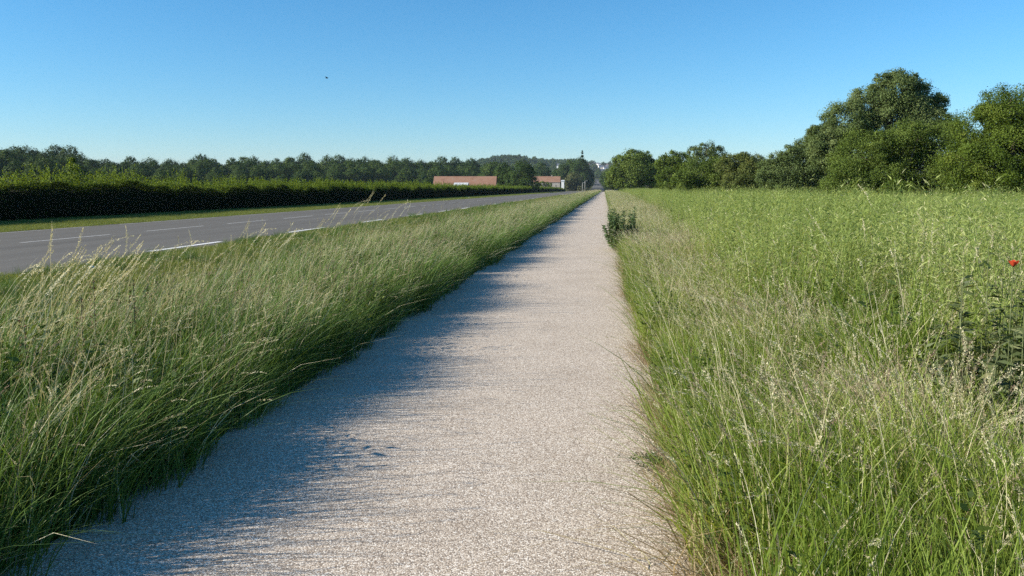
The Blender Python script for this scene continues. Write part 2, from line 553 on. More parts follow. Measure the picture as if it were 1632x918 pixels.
# ---- the belt of trees and bushes on the right
px_tree('tree', [(1008, 251, 14), (1025, 255, 14), (994, 262, 17), (1015, 270, 25), (983, 277, 15), (1040, 276, 18), (1000, 288, 18),
                 (1030, 290, 17), (974, 291, 9), (1048, 292, 10)], 230, 2.4, M['olive'], 11,
        'round olive green tree nearest the far end of the pale path', dens=11, r0=.4)
px_tree('tree', [(1072, 253, 13), (1058, 262, 14), (1087, 259, 16), (1068, 280, 20), (1092, 276, 18), (1060, 291, 12)], 170, 2.4, M['bright'], 12,
        'rounded deep green tree just right of the round olive tree', dens=11, r0=.35)
px_tree('tree', [(1125, 239, 14), (1108, 245, 13), (1142, 246, 14), (1126, 256, 20), (1112, 262, 14), (1145, 262, 14), (1126, 278, 18)], 135, 2.3, M['ash'], 13,
        'thin grey green tree with sky showing through its domed top', dens=6.0, airy=.45, r0=.3, clump=.26)
px_tree('bush', [(1088, 290, 18), (1113, 279, 24), (1145, 275, 24), (1062, 298, 9), (1138, 293, 18), (1104, 295, 14), (1165, 288, 22), (1190, 297, 16), (1120, 297, 14), (1150, 298, 14)], 104, 2.3, M['olive'], 14,
        'low sprawling olive hawthorn bush below the thin grey green tree', 'bush', dens=10, r0=.14)
px_tree('bush', [(1178, 264, 19), (1204, 273, 20), (1158, 266, 15), (1190, 288, 22), (1218, 288, 18), (1170, 290, 18), (1235, 292, 20), (1183, 257, 14), (1163, 259, 13), (1205, 259, 13), (1200, 298, 16), (1222, 272, 16)], 100, 2.3, M['brownish'], 15,
        'brown tinged bush with a flat top beside the sprawling olive bush', 'bush', dens=10, r0=.14)
px_tree('bush', [(1284, 265, 30), (1252, 272, 26), (1226, 284, 20), (1278, 290, 26), (1312, 280, 28), (1298, 240, 13), (1240, 296, 18), (1330, 262, 22), (1262, 296, 18), (1300, 297, 18), (1330, 290, 24), (1262, 248, 16), (1284, 237, 18), (1302, 224, 15), (1240, 258, 15), (1222, 267, 14), (1310, 250, 22)], 80, 2.4, M['ash'], 16,
        'grey olive bush climbing in height towards the tallest tree', 'bush', dens=10, r0=.15)
px_tree('tree', [(1428, 150, 32), (1390, 170, 34), (1467, 168, 31), (1350, 196, 34), (1312, 222, 24), (1425, 200, 46), (1488, 168, 17), (1492, 196, 20),
                 (1322, 240, 30), (1372, 236, 42), (1300, 212, 12), (1408, 132, 15), (1450, 134, 15), (1470, 222, 34)], 64, 2.5, M['ash'], 17,
        'tallest broad grey green tree standing behind the hawthorn bushes', dens=12, base_px=1420, h0=4.0, r0=.42, clump=.27)
px_tree('tree', [(1516, 196, 13), (1528, 205, 14), (1510, 215, 14), (1530, 226, 14)], 82, 2.3, M['ash'], 18,
        'slight pale tree top peeping between the tallest and the bright green trees', dens=6, r0=.2, airy=.4)
px_tree('bush', [(1372, 250, 40), (1440, 236, 40), (1498, 234, 38), (1400, 282, 36), (1350, 286, 32), (1470, 280, 40), (1330, 298, 20), (1380, 298, 24), (1440, 298, 26), (1490, 296, 26), (1525, 294, 24), (1525, 268, 34), (1410, 226, 18), (1465, 214, 18)],
        56, 2.4, M['olive'], 19, 'large olive hawthorn bush in front of the tallest tree', 'bush', dens=8.5, r0=.2)
px_tree('bush', [(1430, 297, 13), (1445, 300, 11), (1416, 301, 10)], 50, 2.3, M['bright'], 20,
        'small light green bush at the foot of the large hawthorn', 'bush', dens=10, r0=.05)
px_tree('tree', [(1602, 178, 36), (1566, 208, 36), (1642, 182, 46), (1552, 262, 40), (1600, 250, 50), (1655, 255, 60), (1690, 215, 60), (1546, 296, 24), (1590, 296, 30),
                 (1640, 300, 34), (1575, 180, 16), (1545, 225, 16)], 50, 2.6, M['bright'], 21,
        'big bright green tree cut off by the right edge', dens=7.5, base_px=1620, r0=.35)


# ---- tree kinds for woods and valley, shared meshes
def dome_lobes(h, w, seed, n=9):
    r = random.Random(seed)
    out = [(0, 0, h * .56, w * .40)]
    for k in range(n):
        a = 2 * math.pi * (k + r.uniform(-.3, .3)) / n
        zz = r.choice((.30, .45, .58, .68)) * h
        rr = w * .32 * (1 if zz < .6 * h else .7)
        out.append((math.cos(a) * rr, math.sin(a) * rr, zz, w * r.uniform(.18, .25)))
    out.append((r.uniform(-.08, .08) * w, r.uniform(-.08, .08) * w, h * .80, w * .26))
    return out


KINDS = []
for s in range(6):
    hh, ww = 13.0, (14.0, 12.5, 15.5, 11.5, 14.5, 10.5)[s]
    lob = dome_lobes(hh, ww, 40 + s)
    v, q, t = crown(lob, 0.55, 11000, 60 + s, clump=.24, kn=90, shell=.86, out_w=2.6)
    cm = np_mesh('crown', v, q, [M['wood']], tint=t)
    tb = trunk_mb(lob, 3.5, .3, s, limbs=4)
    tm = bpy.data.meshes.new('trunk'); tm.from_pydata(tb.v, [], tb.f); tm.materials.append(M['bark'])
    KINDS.append((cm, tm, hh))


def kind_tree(name, x, y, h, k, label, group=None, wide=1.0):
    cm, tm, hh = KINDS[k % 6]
    root = empty(name, (x, y, Hz(x, y) - .1), label, 'tree', group, rz=random.uniform(0, 6.28))
    s = h / hh
    root.scale = (s * wide, s * wide, s)
    link('crown', cm, root); link('trunk', tm, root)
    return root


# ---- the wood behind the hedge
SKY = ([-120, -60, 0, 60, 130, 165, 230, 300, 420, 620, 690, 800], [239, 240, 239, 239, 244, 256, 258, 256, 254, 253, 256, 258])
for rowi in range(6):
    u = -110 + 11 * (rowi % 2)
    while u < 800 - rowi * 6:
        Y = np.interp(u, [-110, 150, 420, 800], [235, 290, 370, 500]) + rowi * 26 + random.uniform(-8, 8)
        top = np.interp(u, *SKY) + (5 - rowi) * 3.2 + random.uniform(-6, 8)
        p = at(u, top, Y)
        h = p.z - Hz(p.x, p.y)
        h = min(max(h, 8.5), 24)
        kind_tree('wood_tree', p.x, p.y, h, random.randrange(6), 'dark green broadleaf tree crowded in the wood behind the long hedge',
                  'trees of the wood behind the hedge', wide=random.uniform(.85, 1.15) * (13.5 / h) ** .5)
        u += random.uniform(26, 46) * 300 / Y * 1.15

# ---- single trees of the valley
VALLEY = [(682, 284, 285, 1, .9, 'small dark tree at the left end of the long barn'),
          (803, 261, 330, 0, .75, 'tall dark tree beside the right gable of the long barn'),
          (831, 259, 320, 2, .95, 'broad tree standing between the two red roofed farm buildings'),
          (862, 262, 690, 4, .9, 'tree behind the smaller red roofed farmhouse'),
          (783, 258, 470, 3, .9, 'tree rising behind the long barn roof'),
          (896, 262, 680, 0, .7, 'leftmost tall dark tree of the clump behind the willow'),
          (910, 257, 690, 2, .75, 'second tall dark tree of the clump behind the willow'),
          (924, 255, 670, 4, .75, 'roundest tall dark tree of the clump behind the willow'),
          (931, 259, 690, 1, .7, 'tall dark tree of the clump nearest the far road'),
          (938, 270, 720, 5, .7, 'lower dark tree at the right end of the clump beside the far road')]
for u, top, Y, kd, wd, lab in VALLEY:
    p = at(u, top, Y)
    kind_tree('valley_tree', p.x, p.y, p.z - Hz(p.x, p.y), kd, lab, None, wd)
p = at(928, 247, 700)
lob = [(0, 0, (p.z + 3) * f_, 2.6 * (1 - f_) ** .6 + .3) for f_ in (.35, .5, .62, .74, .84, .92, .97)]
tree('poplar_tree', (p.x, p.y, Hz(p.x, p.y)), lob, .8, 2500, M['wood'], 77, 'narrow pointed poplar rising above the dark clump')
px_tree('willow_tree', [(914, 284, 9), (906, 290, 8), (922, 288, 9), (914, 295, 10), (903, 297, 6), (926, 297, 7)], 632, 2.2, M['willow'], 31,
        'pale round willow at the far end of the hedge', dens=12, r0=.4)
px_tree('bush', [(850, 294.5, 4), (857, 293.5, 4.2), (864, 293, 4.5), (871, 293.5, 4.2), (877, 295, 3.5)], 585, 1.8, M['bright'], 32, 'light green bush in front of the smaller farmhouse', 'bush', dens=16, r0=.08)
px_tree('bush', [(795, 296, 3), (801, 297, 3)], 292, 1.8, M['olive'], 33, 'scrubby bush at the foot of the barn gable', 'bush', dens=16, r0=.08)
for kx, (u, top, Y) in enumerate([(931, 276, 660), (936, 279, 760), (940, 282, 890), (943, 284, 1040), (970, 272, 620), (973, 268, 650), (968, 276, 780), (963.5, 281, 930), (961, 282, 1100)]):
    p = at(u, top, Y)
    kind_tree('avenue_tree', p.x, p.y, p.z - Hz(p.x, p.y), kx, 'dark tree lining the far road where it climbs out of the dip', 'trees lining the far road', .8)


# ------------------------------------------------------------------ scatter with geometry nodes
def scatter(name, pts, rot, scl, idx, sources, label=None):
    lib = bpy.data.collections.new(name + ' plants')
    for k, (me) in enumerate(sources):
        o = bpy.data.objects.new('%s_plant_%02d' % (name, k), me)
        lib.objects.link(o)
    me = bpy.data.meshes.new(name)
    me.vertices.add(len(pts))
    me.vertices.foreach_set('co', np.asarray(pts, np.float32).ravel())
    a = me.attributes.new('rot', 'FLOAT_VECTOR', 'POINT'); a.data.foreach_set('vector', np.asarray(rot, np.float32).ravel())
    a = me.attributes.new('scl', 'FLOAT_VECTOR', 'POINT'); a.data.foreach_set('vector', np.asarray(scl, np.float32).ravel())
    a = me.attributes.new('idx', 'INT', 'POINT'); a.data.foreach_set('value', np.asarray(idx, np.int32))
    o = link(name, me)
    tag(o, label, 'grass' if 'grass' in name else 'plants', kind='stuff')
    ng = bpy.data.node_groups.new(name + ' scatter', 'GeometryNodeTree')
    ng.interface.new_socket('Geometry', in_out='INPUT', socket_type='NodeSocketGeometry')
    ng.interface.new_socket('Geometry', in_out='OUTPUT', socket_type='NodeSocketGeometry')
    gi = ng.nodes.new('NodeGroupInput'); go = ng.nodes.new('NodeGroupOutput')
    ci = ng.nodes.new('GeometryNodeCollectionInfo')
    ci.inputs['Collection'].default_value = lib
    ci.inputs['Separate Children'].default_value = True
    ci.inputs['Reset Children'].default_value = True
    ip = ng.nodes.new('GeometryNodeInstanceOnPoints')
    ip.inputs['Pick Instance'].default_value = True
    def attr(nm, ty):
        n = ng.nodes.new('GeometryNodeInputNamedAttribute'); n.data_type = ty
        n.inputs['Name'].default_value = nm
        return [s for s in n.outputs if s.enabled and s.name == 'Attribute'][0]
    er = ng.nodes.new('FunctionNodeEulerToRotation')
    L = ng.links.new
    L(gi.outputs[0], ip.inputs['Points']); L(ci.outputs[0], ip.inputs['Instance'])
    L(attr('idx', 'INT'), ip.inputs['Instance Index'])
    L(attr('rot', 'FLOAT_VECTOR'), er.inputs[0]); L(er.outputs[0], ip.inputs['Rotation'])
    L(attr('scl', 'FLOAT_VECTOR'), ip.inputs['Scale'])
    L(ip.outputs[0], go.inputs[0])
    md = o.modifiers.new('scatter', 'NODES'); md.node_group = ng
    return o


# ---- plant meshes
class Plant:
    def __init__(self, seed):
        self.r = np.random.default_rng(seed)
        self.V, self.Q, self.MI, self.T, self.n = [], [], [], [], 0

    def add(self, v, q, mi, t):
        self.V.append(v); self.Q.append(q + self.n); self.MI.append(np.full(len(q), mi)); self.T.append(np.broadcast_to(t, (len(v),)))
        self.n += len(v)

    def blades(self, n, rad, h, w, lean, lean_sd, bend, mi=0, tint=(.4, .2), seg=4, droop=0.0):
        """n curved tapering blades; lean = mean lean vector (x,y)"""
        r = self.r
        a = r.random(n) * 6.283; d = rad * np.sqrt(r.random(n))
        base = np.stack([np.cos(a) * d, np.sin(a) * d, np.full(n, -0.02)], 1)
        H = r.uniform(h[0], h[1], n)
        ld = np.stack([lean[0] + r.normal(size=n) * lean_sd, lean[1] + r.normal(size=n) * lean_sd, np.zeros(n)], 1)
        W = r.uniform(w[0], w[1], n)
        ang = r.random(n) * 6.283
        side = np.stack([np.cos(ang), np.sin(ang), np.zeros(n)], 1)
        t = np.linspace(0, 1, seg + 1)
        bnd = r.uniform(bend[0], bend[1], n)
        kink = r.normal(size=n) * .07; ph = r.random(n) * 6.28
        vs = []
        for tt in t:
            c = base + ld * (H * (0.35 * tt + 0.65 * tt ** 2 * (0.5 + bnd)))[:, None]
            c += side * (H * kink * np.sin(tt * 3.3 + ph) * tt)[:, None]
            c[:, 2] += H * (tt - droop * bnd * tt ** 3 - 0.10 * np.sum(ld ** 2, 1) * tt ** 2)
            wd = W * (1 - tt) ** 0.6 * 0.5 * (0.75 + 0.5 * min(1, tt * 3)) + 0.0002
            vs.append(c - side * wd[:, None]); vs.append(c + side * wd[:, None])
        v = np.stack(vs, 1)
        m = 2 * (seg + 1)
        b = np.arange(n)[:, None] * m
        q = np.concatenate([b + np.array([2 * k, 2 * k + 1, 2 * k + 3, 2 * k + 2]) for k in range(seg)], 0)
        tn = np.clip(tint[0] + tint[1] * r.normal(size=n), 0, 1)
        self.add(v.reshape(-1, 3), q, mi, np.repeat(tn, m))
        return v[:, -2:].mean(1), v[:, -4:-2].mean(1)      # tips, points below the tips

    def heads(self, tips, below, length, spread, n, size, mi, tint=(.5, .2), nod=0.15):
        """feathery seed heads at stalk tips"""
        r = self.r
        k = len(tips)
        ax = tips - below
        ax /= np.linalg.norm(ax, axis=1, keepdims=True) + 1e-9
        which = np.repeat(np.arange(k), n)
        s = r.random(k * n)
        ln = np.repeat(r.uniform(length[0], length[1], k), n)
        nodv = np.repeat(np.stack([r.normal(size=k), r.normal(size=k), -np.abs(r.normal(size=k))], 1) * nod, n, 0)
        c = tips[which] + ax[which] * ((s - 0.75) * ln)[:, None] + nodv * (s ** 2 * ln)[:, None]
        sp = spread * (1.15 - s) * (0.4 + s * 1.2)
        off = r.normal(size=(k * n, 3)) * 0.6
        c = c + off * sp[:, None]
        d = ax[which] * 1.0 + off * 0.7
        d /= np.linalg.norm(d, axis=1, keepdims=True)
        sd = np.cross(d, r.normal(size=(k * n, 3))); sd /= np.linalg.norm(sd, axis=1, keepdims=True) + 1e-9
        L = (size * (0.6 + 0.8 * r.random(k * n)))[:, None]
        W = L * 0.30
        v = np.stack([c - d * L / 2, c + sd * W / 2, c + d * L / 2, c - sd * W / 2], 1).reshape(-1, 3)
        tn = np.repeat(np.clip(tint[0] + tint[1] * r.normal(size=k), 0, 1), n)
        self.add(v, np.arange(len(v)).reshape(-1, 4), mi, np.repeat(tn, 4))

    def leaflets(self, c, d, L, W, mi, tint=(.5, .2), nrm_up=0.5):
        r = self.r
        n = len(c)
        d = d / (np.linalg.norm(d, axis=1, keepdims=True) + 1e-9)
        nr = r.normal(size=(n, 3)); nr[:, 2] += nrm_up * 2
        s = np.cross(d, nr); s /= np.linalg.norm(s, axis=1, keepdims=True) + 1e-9
        nn = np.cross(s, d)
        L = np.broadcast_to(L, (n,))[:, None]; W = np.broadcast_to(W, (n,))[:, None]
        sag = np.array([0, 0, -1.0]) * L * 0.12
        v = np.stack([c, c + d * L * .35 + s * W / 2 + nn * L * .04, c + d * L + sag, c + d * L * .35 - s * W / 2 + nn * L * .04], 1).reshape(-1, 3)
        tn = np.clip(tint[0] + tint[1] * r.normal(size=n), 0, 1)
        self.add(v, np.arange(n * 4).reshape(-1, 4), mi, np.repeat(tn, 4))

    def mesh(self, name, mats):
        return np_mesh(name, np.concatenate(self.V), np.concatenate(self.Q), mats, np.concatenate(self.MI), np.concatenate(self.T))


def grass_tuft(seed, lean, sd, h, nb, ns, mats, w=(.0035, .0065), head=.009, heads=(.10, .18), sh=(1.0, 1.3), tint=(.38, .2), rad=.17, spread=.014, straw_t=(.5, .22), nh=26):
    p = Plant(seed)
    p.blades(nb, rad, h, w, lean, sd, (0.2, 1.0), 0, tint, 5, .32)
    p.blades(nb // 3, rad, (h[0] * .4, h[0]), w, (lean[0] * .5, lean[1] * .5), sd * 1.6, (0.2, 1.2), 0, (tint[0] - .05, .2), 3, .25)
    p.blades(nb // 9, rad, (h[0] * .35, h[1] * .8), w, lean, sd * 1.6, (0.2, 1.2), 1, (.4, .25), 3, .3)
    if ns:
        tips, bel = p.blades(ns, rad * .9, (h[1] * sh[0], h[1] * sh[1]), (.0022, .0034), (lean[0] * 1.1, lean[1] * 1.1), sd * .8, (0.1, 1.1), 1, (.55, .2), 6, .22)
        p.heads(tips, bel, heads, spread, nh, head, 1, straw_t)
    return p.mesh('grass_tuft', mats)


VB = [M['verge_blade'], M['straw']]
hk = dict(w=(.0030, .0066), head=.0075, heads=(.07, .15), sh=(.85, 1.2), spread=.0065, nh=44)
verge_src = [grass_tuft(s, (.19, .06), .27, (.34, .84), 104, (3, 4, 2, 6, 4)[s - 100], VB, straw_t=(.5 + .05 * (s - 102), .22), **hk) for s in range(100, 105)]
verge_src.append(grass_tuft(105, (.22, .06), .30, (.4, .82), 80, 8, [M['verge_blade'], M['purple']], **hk))
edge_src = [grass_tuft(s, (.20, .02), .28, (.28, .66), 84, 0, VB, tint=(.25, .2), **hk) for s in range(110, 113)]
MBL = [M['blade'], M['straw']]
right_src = [grass_tuft(s, (-.18, -.02), .28, (.30, .75), 80, (1, 3, 5, 4, 2)[s - 120], MBL, straw_t=(.65, .2), **hk) for s in range(120, 125)]      # leans over the path
hk['sh'] = (.92, 1.12)
up_src = [grass_tuft(s, (-.04, -.03), .15, (.36, .88), 80, (0, 1, 0, 1, 2)[s - 130], MBL, tint=(.27, .18), straw_t=(.6, .2), **hk) for s in range(130, 135)]
hk.update(spread=.010, nh=56, heads=(.10, .19))
straw_src = [grass_tuft(s, (-.24, -.10), .36, (.4, .72), 56, 8, [M['blade'], (M['straw'], M['straw'], M['purple'], M['straw'])[s % 4]], tint=(.62, .2), straw_t=(.7, .2), **hk) for s in range(140, 144)]


def dead_tuft(seed):
    p = Plant(seed)
    p.blades(52, .13, (.08, .34), (.002, .004), (-.25, 0), .8, (.2, 1.4), 0, (.4, .25), 3, .4)
    return p.mesh('dead_grass', [M['dead']])


def lawn_tuft(seed):
    p = Plant(seed)
    p.blades(70, .20, (.05, .13), (.004, .007), (.15, 0), .4, (.2, 1.2), 0, (.45, .22), 2, .2)
    return p.mesh('short_grass', [M['lawn']])


def forb(seed):
    """bushy lime green field plant: branching stems full of narrow leaves and pods"""
    p = Plant(seed); r = p.r
    for k in range(17):
        a = r.random() * 6.28; h = r.uniform(.5, 1.15)
        b = np.array([math.cos(a), math.sin(a), 0]) * r.uniform(0, .14)
        top = b + np.array([math.cos(a), math.sin(a), 0]) * r.uniform(.0, .16) + np.array([0, 0, h])
        t = np.sort(r.random(52)) ** .7
        c = b + (top - b) * t[:, None] + r.normal(size=(52, 3)) * .014
        an = r.random(52) * 6.28
        d = np.stack([np.cos(an), np.sin(an), r.uniform(.2, 1.6, 52)], 1)
        L = .024 + .032 * r.random(52)
        c2 = c + d * .03
        p.leaflets(c2, d, L, L * r.uniform(.09, .19, 52), 0, (.5, .22), .3)
        s = np.array([.002, 0, 0])
        p.add(np.stack([b - s, b + s, top + s * .5, top - s * .5]), np.array([[0, 1, 2, 3]]), 0, .5)
    p.blades(14, .16, (.4, .85), (.003, .005), (-.05, 0), .2, (.2, 1.), 1, (.3, .2), 4, .2)
    return p.mesh('field_plant', [M['lime'], M['straw']])


def tall_stalk(seed, lean, n=3):
    p = Plant(seed)
    tips, bel = p.blades(n, .07, (1.0, 1.25), (.0022, .0032), lean, .12, (.2, .9), 0, (.65, .15), 7, .05)
    p.heads(tips, bel, (.16, .28), .010, 90, .011, 0, (.68, .15), .15)
    return p.mesh('seed_stalk', [M['straw']])


def weed(seed):
    """low broad leaved weed mixed into the grass"""
    p = Plant(seed); r = p.r
    for k in range(9):
        a = r.random() * 6.28; h = r.uniform(.30, .62)
        b = np.array([math.cos(a), math.sin(a), 0]) * r.uniform(0, .10)
        top = b * 1.6 + np.array([.12 * r.normal(), .12 * r.normal(), h])
        t = r.random(26)
        c = b + (top - b) * t[:, None]
        an = r.random(26) * 6.28
        L = (.05 + .05 * r.random(26)) * (1.2 - .6 * t)
        p.leaflets(c, np.stack([np.cos(an), np.sin(an), r.uniform(.1, .9, 26)], 1), L, L * .34, 0, (.45, .25), .5)
    p.blades(22, .16, (.25, .6), (.004, .008), (.1, 0), .35, (.2, 1.2), 0, (.4, .2), 4, .3)
    return p.mesh('weed', [M['weed'], M['straw']])


weed_src = [weed(s) for s in range(150, 154)]
forb_src = [forb(s) for s in range(160, 165)]
dead_src = [dead_tuft(s) for s in range(170, 174)]
lawn_src = [lawn_tuft(s) for s in range(180, 183)]
stalkL_src = [tall_stalk(s, (.40, .05)) for s in range(190, 194)]
stalkR_src = [tall_stalk(s, (-.10, -.02)) for s in range(196, 200)]


def field(x0, x1, y0, y1, dens, inside=None):
    n = int(abs((x1 - x0) * (y1 - y0)) * dens)
    p = np.stack([rng.uniform(x0, x1, n), rng.uniform(y0, y1, n)], 1)
    if inside is not None: p = p[inside(p[:, 0], p[:, 1])]
    return p


def vnoise(x, y, s, seed=0):
    return (np.sin(x * s * 1.3 + seed + 1.7 * np.sin(y * s * .7 + seed)) + np.sin(y * s * 1.1 + 2 * seed + 1.3 * np.sin(x * s * .9))) * .25 + .5


def place(name, groups, label):
    """groups: list of (xy, sources, zrot spread, scale range, tilt)"""
    P, Ro, Sc, Ix, S = [], [], [], [], []
    for xy, src, zr, sr, tilt in groups:
        n = len(xy)
        if not n: continue
        z = height(xy[:, 0], xy[:, 1])
        P.append(np.stack([xy[:, 0], xy[:, 1], z], 1))
        Ro.append(np.stack([rng.normal(size=n) * tilt, rng.normal(size=n) * tilt, rng.uniform(-zr, zr, n)], 1))
        s = rng.uniform(sr[0], sr[1], n) * (.70 + .34 * vnoise(xy[:, 0], xy[:, 1], 2.6, 8) + .28 * vnoise(xy[:, 0], xy[:, 1], .9, 18))
        if len(sr) > 2:      # grow with distance so that thin cover stays closed
            s = s * np.interp(xy[:, 1], [0, 60, 200, 450], [1, 1, sr[2], sr[2]])
        Sc.append(np.stack([s * rng.uniform(.9, 1.1, n), s * rng.uniform(.9, 1.1, n), s if len(sr) < 3 else np.minimum(s, 1.6) ** .8 * rng.uniform(.85, 1.1, n)], 1))
        Ix.append(rng.integers(0, len(src), n) + len(S)); S += src
    return scatter(name, np.concatenate(P), np.concatenate(Ro), np.concatenate(Sc), np.concatenate(Ix), S, label)


def fan(x, y):      # what the camera, or one a few steps aside, could see
    return (x < 0.62 * y + 4) & (x > -1.05 * y - 6)


# left verge
def verge_in(x, y):
    e = -2.44 + .20 * (vnoise(x, y, 1.5, 3) - .5)
    far = -5.15 + .7 * (vnoise(x, y, .5, 5) - .5)
    return (x < e) & (x > far) & fan(x, y)
bands = [(0.5, 8, 42), (8, 22, 30), (22, 60, 18), (60, 150, 9), (150, 440, 4.5)]
vg = np.concatenate([field(-6.4, -2.5, a, b, d, verge_in) for a, b, d in bands])
vw = rng.random(len(vg)) < .16 * (vnoise(vg[:, 0], vg[:, 1], 1.1, 21) > .35) + .05
rough = np.concatenate([field(-10.9, -5.4, a, b, d, fan) for a, b, d in [(3, 30, 5), (30, 90, 3)]])
rough = rough[vnoise(rough[:, 0], rough[:, 1], .9, 31) + .2 * rng.random(len(rough)) > .55]
eg = np.concatenate([field(-2.85, -2.42, a, b, d * .9) for a, b, d in bands[:4]])
tl = lambda lst: np.array([(p.x, p.y) for p in lst])
stl = []
for u0, u1, Y, n in [(-30, 70, 4.9, 7), (40, 120, 5.2, 9), (100, 150, 5.6, 6), (200, 260, 6.6, 2), (330, 400, 8.0, 4), (400, 440, 8.6, 4), (440, 520, 9.5, 3), (560, 700, 15, 5)]:
    for k in range(n):
        stl.append(at(random.uniform(u0, u1) - 40, 420, Y + random.uniform(-.5, .5)))
stl = tl(stl)
place('verge_grass', [(vg[~vw], verge_src, .7, (.80, 1.2, 1.7), .10), (vg[vw], weed_src, 3.1, (.8, 1.3, 1.7), .1), (rough, edge_src, 3.1, (.35, .6, 1.0), .1), (eg, edge_src, .5, (.7, 1.1, 1.5), .1), (stl, stalkL_src, .4, (1.0, 1.2), .05)],
      'long seeding grass leaning over the left side of the path')

# mown strips
lw = np.concatenate([field(-11.05, -5.2, a, b, d, fan) for a, b, d in [(3, 30, 34), (30, 80, 16), (80, 200, 5)]] +
                    [field(-29.2, -22.0, a, b, d, fan) for a, b, d in [(18, 60, 26), (60, 140, 12), (140, 400, 4)]])
place('mown_grass', [(lw, lawn_src, 3.1, (.8, 1.3, 2.2), .1)], 'short mown grass along both sides of the road')

# right meadow
def lime_edge(y): return np.interp(y, [0, 4, 7, 15, 40, 120, 250], [2.3, 2.2, 1.75, 1.9, 3.0, 4.0, 4.5])
def near_in(x, y): return (x > .50 + .18 * (vnoise(x, y, 1.7, 7) - .5)) & (x < lime_edge(y) + .5 * (vnoise(x, y, 1.2, 2) - .5)) & fan(x, y)
def lime_in(x, y): return (x >= lime_edge(y) + .8 * (vnoise(x, y, 1.2, 2) - .5)) & fan(x, y)
ng_ = np.concatenate([field(.4, 5, a, b, d, near_in) for a, b, d in [(.6, 7, 52), (7, 20, 34), (20, 60, 20), (60, 150, 9), (150, 430, 4)]])
nn = vnoise(ng_[:, 0], ng_[:, 1], 1.6, 11) + .25 * (rng.random(len(ng_)) - .5)
low = ng_[:, 1] < 3.1
straw_zone = (np.exp(-((ng_[:, 0] - 1.7) / .9) ** 2 - ((ng_[:, 1] - 3.7) / .7) ** 2) > rng.random(len(ng_)))
edge_z = ng_[:, 0] < 1.0
band = (ng_[:, 1] > 6) & (ng_[:, 0] > .65) & (rng.random(len(ng_)) < np.interp(ng_[:, 1], [6, 9, 30, 60], [.4, .68, .60, .4]))
straw_zone = straw_zone | band
a_ = ng_[low & ~straw_zone]
b_ = ng_[~low & straw_zone | (low & straw_zone)]
c_ = ng_[~low & ~straw_zone & edge_z]
d_ = ng_[~low & ~straw_zone & ~edge_z & (nn < .5)]
e_ = ng_[~low & ~straw_zone & ~edge_z & (nn >= .5)]
lf = np.concatenate([field(1, 40, a, b, d, lime_in) for a, b, d in [(2, 12, 26), (12, 30, 16), (30, 70, 8), (70, 240, 2.2)]])
NC = [(at(u_, 420, Y_).x, Y_) for u_, Y_ in ((1575, 5.2), (1618, 5.5), (1550, 4.7), (1640, 4.7))]
for nx_, ny_ in NC:      # the dark plants have the spot to themselves
    lf = lf[((lf[:, 0] - nx_ + .15) ** 2 + (lf[:, 1] - ny_ + .25) ** 2) > .45 ** 2]
    lf = lf[~((np.abs(lf[:, 0] - nx_ * lf[:, 1] / ny_) < .30) & (lf[:, 1] < ny_) & (lf[:, 1] > ny_ - 1.5))]
pick = rng.random(len(lf)); ln_ = vnoise(lf[:, 0], lf[:, 1], .9, 4)
is_g = pick < np.where(lf[:, 1] < 9, .52, .42) + .55 * (ln_ - .5)
is_s = ~is_g & (pick > .86 - .14 * (vnoise(lf[:, 0], lf[:, 1], .35, 41) > .5))
dd = np.concatenate([field(.36, .60, .8, 8, 70), field(.36, .6, 8, 40, 24)])
wd = np.concatenate([field(.42, .80, 1.6, 3.6, 42), field(.8, 1.2, 1.6, 3.0, 10)])
str_ = tl([at(u, 330, Y) for u, Y in [(1380, 8.0), (1470, 7.2), (1484, 7.8), (1512, 6.6), (1575, 6.4), (1622, 5.6), (1300, 10), (1250, 13)]])
place('meadow_grass', [(a_, up_src + up_src + weed_src[:1], 3.1, (.8, 1.1), .06), (b_, straw_src + [straw_src[2]], .8, (.85, 1.1), .1), (c_, right_src + weed_src[:1], .7, (.75, 1.15, 1.6), .08),
                       (d_, up_src + right_src, .9, (.85, 1.12, 1.6), .07), (e_, right_src + straw_src, .9, (.85, 1.12, 1.6), .08),
                       (lf[is_g], up_src + right_src + weed_src[:1], 3.1, (1.15, 1.6, 1.6), .08), (lf[is_s], straw_src, 3.1, (1.1, 1.45, 1.6), .09),
                       (dd, dead_src, 3.1, (.7, 1.2), .15), (wd, dead_src, 3.1, (1.0, 1.7), .12), (str_, stalkR_src, 1.0, (1.05, 1.25), .06)],
      'tall meadow grass with pale seed heads right of the path')
lp = lf[~is_g & ~is_s]
tall = vnoise(lp[:, 0], lp[:, 1], .32, 52) > .56
place('field_plants', [(lp[tall], forb_src, 3.1, (1.05, 1.42, 1.9), .12), (lp[~tall], forb_src, 3.1, (.95, 1.5, 1.9), .10)], 'lime green leafy field plants spreading to the trees on the right')

